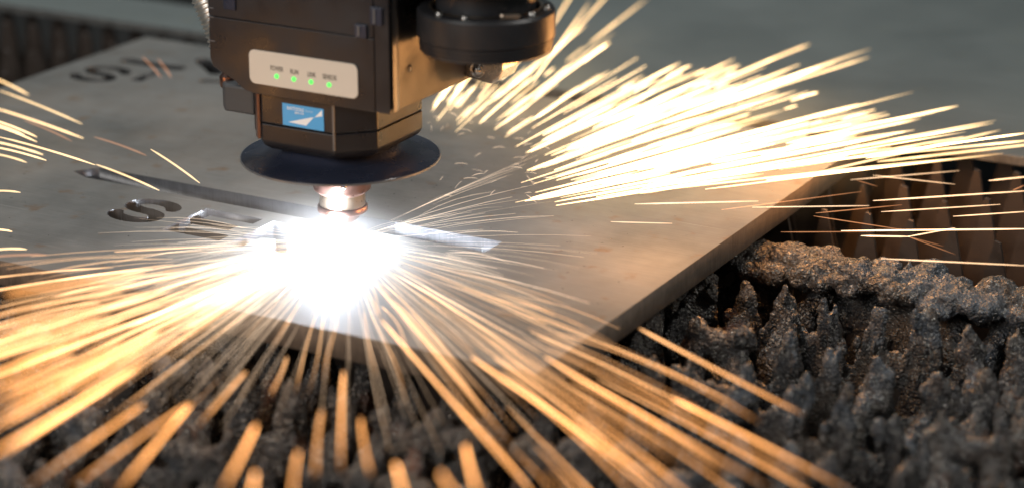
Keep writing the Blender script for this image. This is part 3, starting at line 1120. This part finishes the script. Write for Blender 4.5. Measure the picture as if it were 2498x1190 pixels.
U = rng.uniform
G_FRONT = ('orange spark streak fanning over the plate edge on the side of the cut letters', 'sparks fanning over the front of the plate')
G_CORNER = ('orange spark streak fanning across the free corner of the plate towards the slag', 'sparks fanning across the corner of the plate')
G_MID = ('short orange spark streak dropping to the plate edge straight before the nozzle', 'short sparks before the nozzle')
G_BACK = ('cream white spark streak flying over the plate behind the black drum', 'sparks flying behind the cutting head')
G_LEFT = ('yellow spark streak flying above the slot on the far side from the drum', 'sparks flying past the end of the slot')
G_SIDE = ('thin sharp spark streak crossing in front of the brown slat teeth', 'sparks crossing the clean slat teeth')
G_NEAR = ('fat blurred orange spark streak over the slag covered slats before the plate', 'sparks over the front slats')


def streak(pts, rad, material, G, f0=.6, f1=1.0):
    o = spark_obj('spark_streak', [tube(pts, rad, 5, f0, f1)], material)
    tag(o, G[0], 'spark', G[1])
    return o


# --- front fan, left half
for i in range(62):
    th = 158 + rng.normal() * 8.5
    th = min(max(th, 139), 177)
    d0 = U(60, 560); L = U(220, 560)
    if i < 22:
        d0 = U(420, 760); L = U(300, 620)
    hs = U(.0, .05)
    streak(flight(th, d0, d0 + L, .002 + hs * d0 / 900, .002 + hs * (d0 + L) / 900, sag=U(0, .004)), U(.25, .8) * MM, M['sp_orange'], G_FRONT, U(.3, .9), U(.4, 1.4))
for i in range(14):
    th = U(141, 171)
    d0 = U(480, 720); L = U(260, 520); hh_ = U(.05, .10)
    streak(flight(th, d0, d0 + L, hh_ * .8, hh_), U(.5, .85) * MM, M['sp_orange'], G_FRONT, U(.7, 1.2), U(.7, 1.4))
# --- front fan, right half
for i in range(32):
    th = U(19, 54)
    d0 = U(60, 620); L = U(260, 640)
    if i < 16:
        d0 = U(420, 760); L = U(400, 800)
    hs = U(.0, .045)
    streak(flight(th, d0, d0 + L, .002 + hs * d0 / 900, .002 + hs * (d0 + L) / 900, sag=U(0, .006)), U(.18, .5) * MM, M['sp_orange'], G_CORNER, U(.4, .9), U(.4, 1.3))
# --- front fan, middle
for i in range(13):
    th = U(58, 138)
    d0 = U(60, 200); L = U(80, 260)
    hs = U(.0, .05)
    streak(flight(th, d0, d0 + L, .002, .004 + hs, sag=U(0, .004), jit=.0015), U(.2, .45) * MM, M['sp_orange'], G_MID, U(.6, .9), U(.4, 1.2))
# --- isolated fat streaks low in the picture
for (u0, v0, u1, v1, h, k) in ((465, 985, 290, 1195, .09, 1.25), (625, 1035, 540, 1200, .11, 1.5), (622, 1150, 600, 1230, .11, 1.3), (728, 1100, 712, 1240, .10, .75),
                               (838, 905, 832, 1150, .07, 1.0), (880, 1020, 905, 1160, .08, .7), (965, 1130, 990, 1230, .11, 1.5), (1135, 1085, 1175, 1230, .10, 1.5),
                               (1075, 1150, 1130, 1230, .13, .9), (785, 1000, 770, 1160, .08, .5), (1150, 870, 1640, 1200, .05, 1.0), (930, 780, 1300, 1200, .05, 1.1), (1640, 970, 2080, 1200, .05, 1.1),
                               (880, 650, 1250, 1085, .035, .9), (1330, 870, 1880, 1190, .05, .9), (350, 985, 60, 1190, .08, .8), (455, 985, 170, 1190, .07, .6),
                               (600, 905, 480, 1040, .05, .7), (700, 870, 660, 960, .04, .6), (1560, 800, 1960, 1010, .03, .8)):
    h *= .62
    a = onz(u0, v0, h); b = onz(u1, v1, h * 1.25)
    u = np.linspace(0, 1, 14)[:, None]
    p = a * (1 - u) + b * u
    side = np.cross(b - a, [0, 0, 1.0]); side /= np.linalg.norm(side)
    p += side * .004 * (u * (1 - u)) * U(-1, 1)
    streak(p, .62 * MM, M['sp_orange'], G_NEAR, 1.6 * k, .7 * k)
# --- back shower
TH_K = [-62, -50, -42, -35, -28, -23, -19, -12, -8]
DMAX_K = [480, 620, 760, 860, 1020, 1220, 1360, 1500, 1720]
DMIN_K = [370, 385, 410, 440, 480, 500, 480, 450, 520]


def back_span(th, power):
    dm = float(np.interp(th, TH_K, DMAX_K)); dn = float(np.interp(th, TH_K, DMIN_K))
    d0 = dn + (rng.random() ** power) * (dm - dn) * .75 + rng.normal() * 25
    d1 = min(d0 + U(.2, .8) * (dm - dn), dm * U(.72, 1.04))
    return d0, max(d1, d0 + 70)


for i in range(78):
    th = -U(8.5, 27) if i % 5 else -U(27, 60)
    d0, d1 = back_span(th, .85)
    hs = U(.0, .020)
    streak(flight(th, d0, d1, .003 + hs * d0 / 800, .003 + hs * d1 / 800, sag=U(0, .001)), U(.5, 1.05) * MM, M['sp_hot'], G_BACK, U(.9, 2.0), U(.8, 2.0))
for (u0, v0, u1, v1, k) in ((1700, 438, 2498, 325, 1.3), (1870, 440, 2447, 375, 1.3), (1720, 462, 2320, 388, 1.1), (2060, 362, 2430, 294, 1.0), (1980, 395, 2520, 342, 1.0), (1830, 345, 2282, 276, 1.1),
                            (1540, 470, 2300, 388, 1.0), (1280, 491, 1590, 430, 1.4), (1300, 482, 1560, 418, 1.1), (2000, 420, 2440, 318, .9), (2140, 395, 2520, 352, .8), (1760, 385, 2230, 318, 1.0), (1620, 300, 2120, 140, 1.2),
                            (1300, 200, 1440, 5, 1.5), (1345, 140, 1490, -20, 1.4), (1350, 60, 1400, -20, 1.2), (1440, 105, 1582, -5, .8), (1255, 262, 1500, 80, 1.2), (1060, 262, 1112, 188, 1.2), (1120, 262, 1180, 186, .8),
                            (1165, 245, 1225, 165, 1.0), (1090, 250, 1140, 195, .9), (1200, 240, 1290, 160, 1.3), (1240, 215, 1430, 60, 1.3), (1075, 230, 1100, 185, 1.0), (1190, 255, 1330, 150, 1.0)):
    h = U(.006, .02)
    a = onz(u0, v0, h); b = onz(u1, v1, h * 1.6)
    u = np.linspace(0, 1, 12)[:, None]
    streak(a * (1 - u) + b * u, U(.55, .9) * MM, M['sp_hot'], G_BACK, k, k * .9)
# --- left shower
for (u0, v0, u1, v1, k) in ((70, 232, -30, 185, 1.1), (200, 303, 0, 222, .8), (203, 338, -20, 262, 1.2), (90, 335, -20, 292, 1.1), (90, 347, -20, 305, 1.0), (105, 378, -20, 345, 1.2),
                            (113, 392, -20, 358, 1.0), (232, 403, 0, 335, .9), (388, 465, 235, 402, .9), (487, 447, 368, 365, .8), (65, 397, -20, 375, .8), (60, 330, -30, 298, .9), (50, 470, -30, 468, .7),
                            (65, 608, -30, 612, 1.0), (115, 622, -30, 628, .5), (30, 565, -30, 562, 1.0), (357, 380, 230, 335, .35), (175, 345, 60, 295, .35), (418, 190, 385, 145, .45), (393, 190, 348, 140, .45)):
    h = U(.006, .03)
    a = onz(u0, v0, h); b = onz(u1, v1, h * 1.3)
    u = np.linspace(0, 1, 7)[:, None]
    p = a * (1 - u) + b * u
    p[:, 2] += .0008 * 4 * (u * (1 - u))[:, 0]
    streak(p, .65 * MM, M['sp_hot'] if k > .5 else M['sp_dull'], G_LEFT, k * .9, k * .7)
# --- sharp streaks over the clean teeth
for (u0, v0, u1, v1, k) in ((2052, 563, 2520, 558, 1.6), (2100, 575, 2220, 577, 1.4), (2215, 577, 2330, 556, 1.0), (2130, 490, 2520, 465, 1.2), (2150, 517, 2440, 499, .9), (2325, 528, 2520, 515, .9),
                            (2075, 439, 2340, 417, .7), (2130, 428, 2330, 450, .7), (1548, 498, 1850, 491, 1.1), (1835, 506, 2120, 502, .9), (1990, 520, 2200, 500, .6), (2150, 630, 2520, 648, .9),
                            (2412, 441, 2520, 430, 1.2), (1985, 527, 2200, 560, .6), (1905, 566, 2130, 565, .5), (2215, 577, 2330, 620, .35), (1760, 512, 2100, 468, .6), (1490, 541, 1640, 545, .7), (2215, 577, 2300, 600, .3), (2470, 465, 2500, 452, .6), (2090, 440, 2140, 455, .4)):
    h = .004
    a = onz(u0, v0, h); b = onz(u1, v1, h)
    u = np.linspace(0, 1, 6)[:, None]
    p = a * (1 - u) + b * u
    streak(p, .42 * MM * (.5 + .5 * k), M['sp_white'] if k > .65 else M['sp_dull'], G_SIDE, .8 * k + .2, .6 * k)

# --- the uncountable rest, as shower masses
parts = []
for i in range(400):                                   # fine needles round the cut
    th = U(-24, 50) if i % 2 else U(128, 188)
    if i % 9 == 0:
        th = U(50, 128)
    if rng.random() < .35:
        th = 152 + rng.normal() * 14
    d0 = U(20, 260) ** 1.0; L = U(60, 420)
    hs = U(0, .04)
    parts.append(tube(flight(th, d0, d0 + L, .0015 + hs * d0 / 900, .0015 + hs * (d0 + L) / 900, n=5, sag=U(0, .003), jit=.0008), U(.06, .19) * MM, 4, U(.4, 1), U(.2, .8)))
o = spark_obj('spark_spray', parts, M['sp_white'])
tag(o, 'dense spray of hair thin sparks bursting from the cut under the nozzle', 'sparks', kind='stuff')
parts = []
for i in range(170):
    th = 158 + rng.normal() * 9 if i % 4 else U(16, 54)
    th = min(th, 177)
    d0 = U(80, 520); L = U(150, 480)
    hs = U(0, .04)
    parts.append(tube(flight(th, d0, d0 + L, .0015 + hs * d0 / 900, .0015 + hs * (d0 + L) / 900, n=5, sag=U(0, .003)), U(.15, .4) * MM, 4, U(.3, .8), U(.2, .7)))
o = spark_obj('spark_spray', parts, M['sp_orange'])
tag(o, 'thick orange mass of sparks fanning low over the front of the plate', 'sparks', kind='stuff')
parts = []
for i in range(170):
    th = -U(9, 27) if i % 4 else -U(27, 60)
    d0, d1 = back_span(th, 1.3)
    d1 = d0 + (d1 - d0) * U(.4, .9)
    hs = U(0, .020)
    parts.append(tube(flight(th, d0, d1, .002 + hs * d0 / 800, .002 + hs * d1 / 800, n=5, sag=0), U(.3, .8) * MM, 4, U(.8, 1.9), U(.7, 1.7)))
o = spark_obj('spark_spray', parts, M['sp_hot'])
tag(o, 'bright mass of cream sparks pouring over the plate away from the nozzle', 'sparks', kind='stuff')
parts = []
for i in range(46):                                   # curly stray sparks right of the shield
    u0, v0 = U(1040, 1330), U(270, 480)
    a = onz(u0, v0, U(.005, .03)); an = math.atan2(585 - v0, u0 - 838) + rng.normal() * .55; ln = U(.003, .010)
    dirv = Rt * math.cos(an) + Zu * math.sin(an) * .8 + Fh * U(-.3, .3)
    u = np.linspace(0, 1, 6)[:, None]
    p = a + dirv * ln * u + Zu * (-.25 * ln * u * u)
    parts.append(tube(p, U(.08, .2) * MM, 4, U(.3, .9), U(.3, .9)))
o = spark_obj('spark_spray', parts, M['sp_white'])
tag(o, 'loose scatter of short curling sparks beside the rim of the black shield', 'sparks', kind='stuff')


# --- cold spatter beads and scale flakes lying on the plate
VV, FF, off = [], [], 0
for i in range(420):
    rr0 = rng.random()
    x, yv = (rng.normal() * .11, rng.normal() * .09) if rr0 < .5 else (U(-.42, .205), U(-.13, .34))
    if not (-.42 < x < .207 and -.133 < yv < .347) or (-.17 < x < -.01 and -.045 < yv < .008) or (-.235 < x < .095 and .018 < yv < .046):
        continue
    rb = U(.12, .5) ** 1.3 * MM
    VV.append(ICO_V * np.array([rb * U(.8, 1.6), rb * U(.8, 1.6), rb * .6]) + np.array([x, yv, rb * .3])); FF += [tuple(int(q) + off for q in f) for f in ICO_F]; off += len(ICO_V)
me = bpy.data.meshes.new('spatter')
me.from_pydata(np.concatenate(VV).tolist(), [], FF)
o = obj('spatter', me, M['slag'], None, True)
tag(o, 'fine dark spatter beads scattered over the steel plate', 'spatter', kind='stuff')


# ------------------------------------------------------------------ emitting volumes for hot gas, smoke and bloom
def glow_volume(name, loc, scale, color, strength, power, breakup=0):
    bm = bmesh.new()
    bmesh.ops.create_icosphere(bm, subdivisions=4, radius=1.0)
    o = obj(name, bm, None, None, True)
    o.location = loc
    o.scale = scale
    mt = bpy.data.materials.new(name)
    mt.use_nodes = True
    nt = mt.node_tree
    nt.nodes.clear()
    out = N(nt, 'ShaderNodeOutputMaterial')
    tc = N(nt, 'ShaderNodeTexCoord')
    ln = N(nt, 'ShaderNodeVectorMath', operation='LENGTH')
    nt.links.new(tc.outputs['Object'], ln.inputs[0])
    iv = N(nt, 'ShaderNodeMath', operation='SUBTRACT', use_clamp=True); iv.inputs[0].default_value = 1.0
    nt.links.new(ln.outputs['Value'], iv.inputs[1])
    pw = N(nt, 'ShaderNodeMath', operation='POWER'); pw.inputs[1].default_value = power
    nt.links.new(iv.outputs[0], pw.inputs[0])
    mu = N(nt, 'ShaderNodeMath', operation='MULTIPLY'); mu.inputs[1].default_value = strength
    if breakup:
        nz = N(nt, 'ShaderNodeTexNoise'); nz.inputs['Scale'].default_value = breakup; nz.inputs['Detail'].default_value = 4; nz.inputs['Distortion'].default_value = .8
        nt.links.new(tc.outputs['Object'], nz.inputs['Vector'])
        nr = N(nt, 'ShaderNodeMapRange'); nr.inputs[1].default_value = .38; nr.inputs[2].default_value = .68; nr.inputs[3].default_value = .1; nr.inputs[4].default_value = 1.7
        nt.links.new(nz.outputs['Fac'], nr.inputs[0])
        nm = N(nt, 'ShaderNodeMath', operation='MULTIPLY')
        nt.links.new(pw.outputs[0], nm.inputs[0]); nt.links.new(nr.outputs[0], nm.inputs[1])
        nt.links.new(nm.outputs[0], mu.inputs[0])
    else:
        nt.links.new(pw.outputs[0], mu.inputs[0])
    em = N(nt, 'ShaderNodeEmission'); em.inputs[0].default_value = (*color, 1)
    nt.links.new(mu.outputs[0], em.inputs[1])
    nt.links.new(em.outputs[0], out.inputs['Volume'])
    o.data.materials.append(mt)
    return o


g1 = glow_volume('gas_flare', (.002, -.014, .004), (.085, .064, .040), (.88, .93, 1.0), 108.0, 4.0)  # emitting ball stands for hot gas, overexposed sparks and lens bloom
tag(g1, 'blinding white flare of hot gas and bloom where the beam meets the plate', 'glow', kind='stuff')
g2 = glow_volume('glow_halo', (-.01, -.058, .006), (.16, .105, .040), (1.0, .78, .60), 4.0, 1.8, 2.6)  # self-emitting halo, added for smoke and lens bloom
tag(g2, 'warm halo of smoke and bloom round the white flare at the cut', 'glow', kind='stuff')
g3 = glow_volume('glow_halo', (.15, .25, .018), (.15, .12, .045), (1.0, .62, .30), 3.0, 1.7, 2.4)  # self-emitting volume added in place of bloom round the sparks
tag(g3, 'faint amber bloom glow round the spark shower beyond the shield', 'glow', kind='stuff')
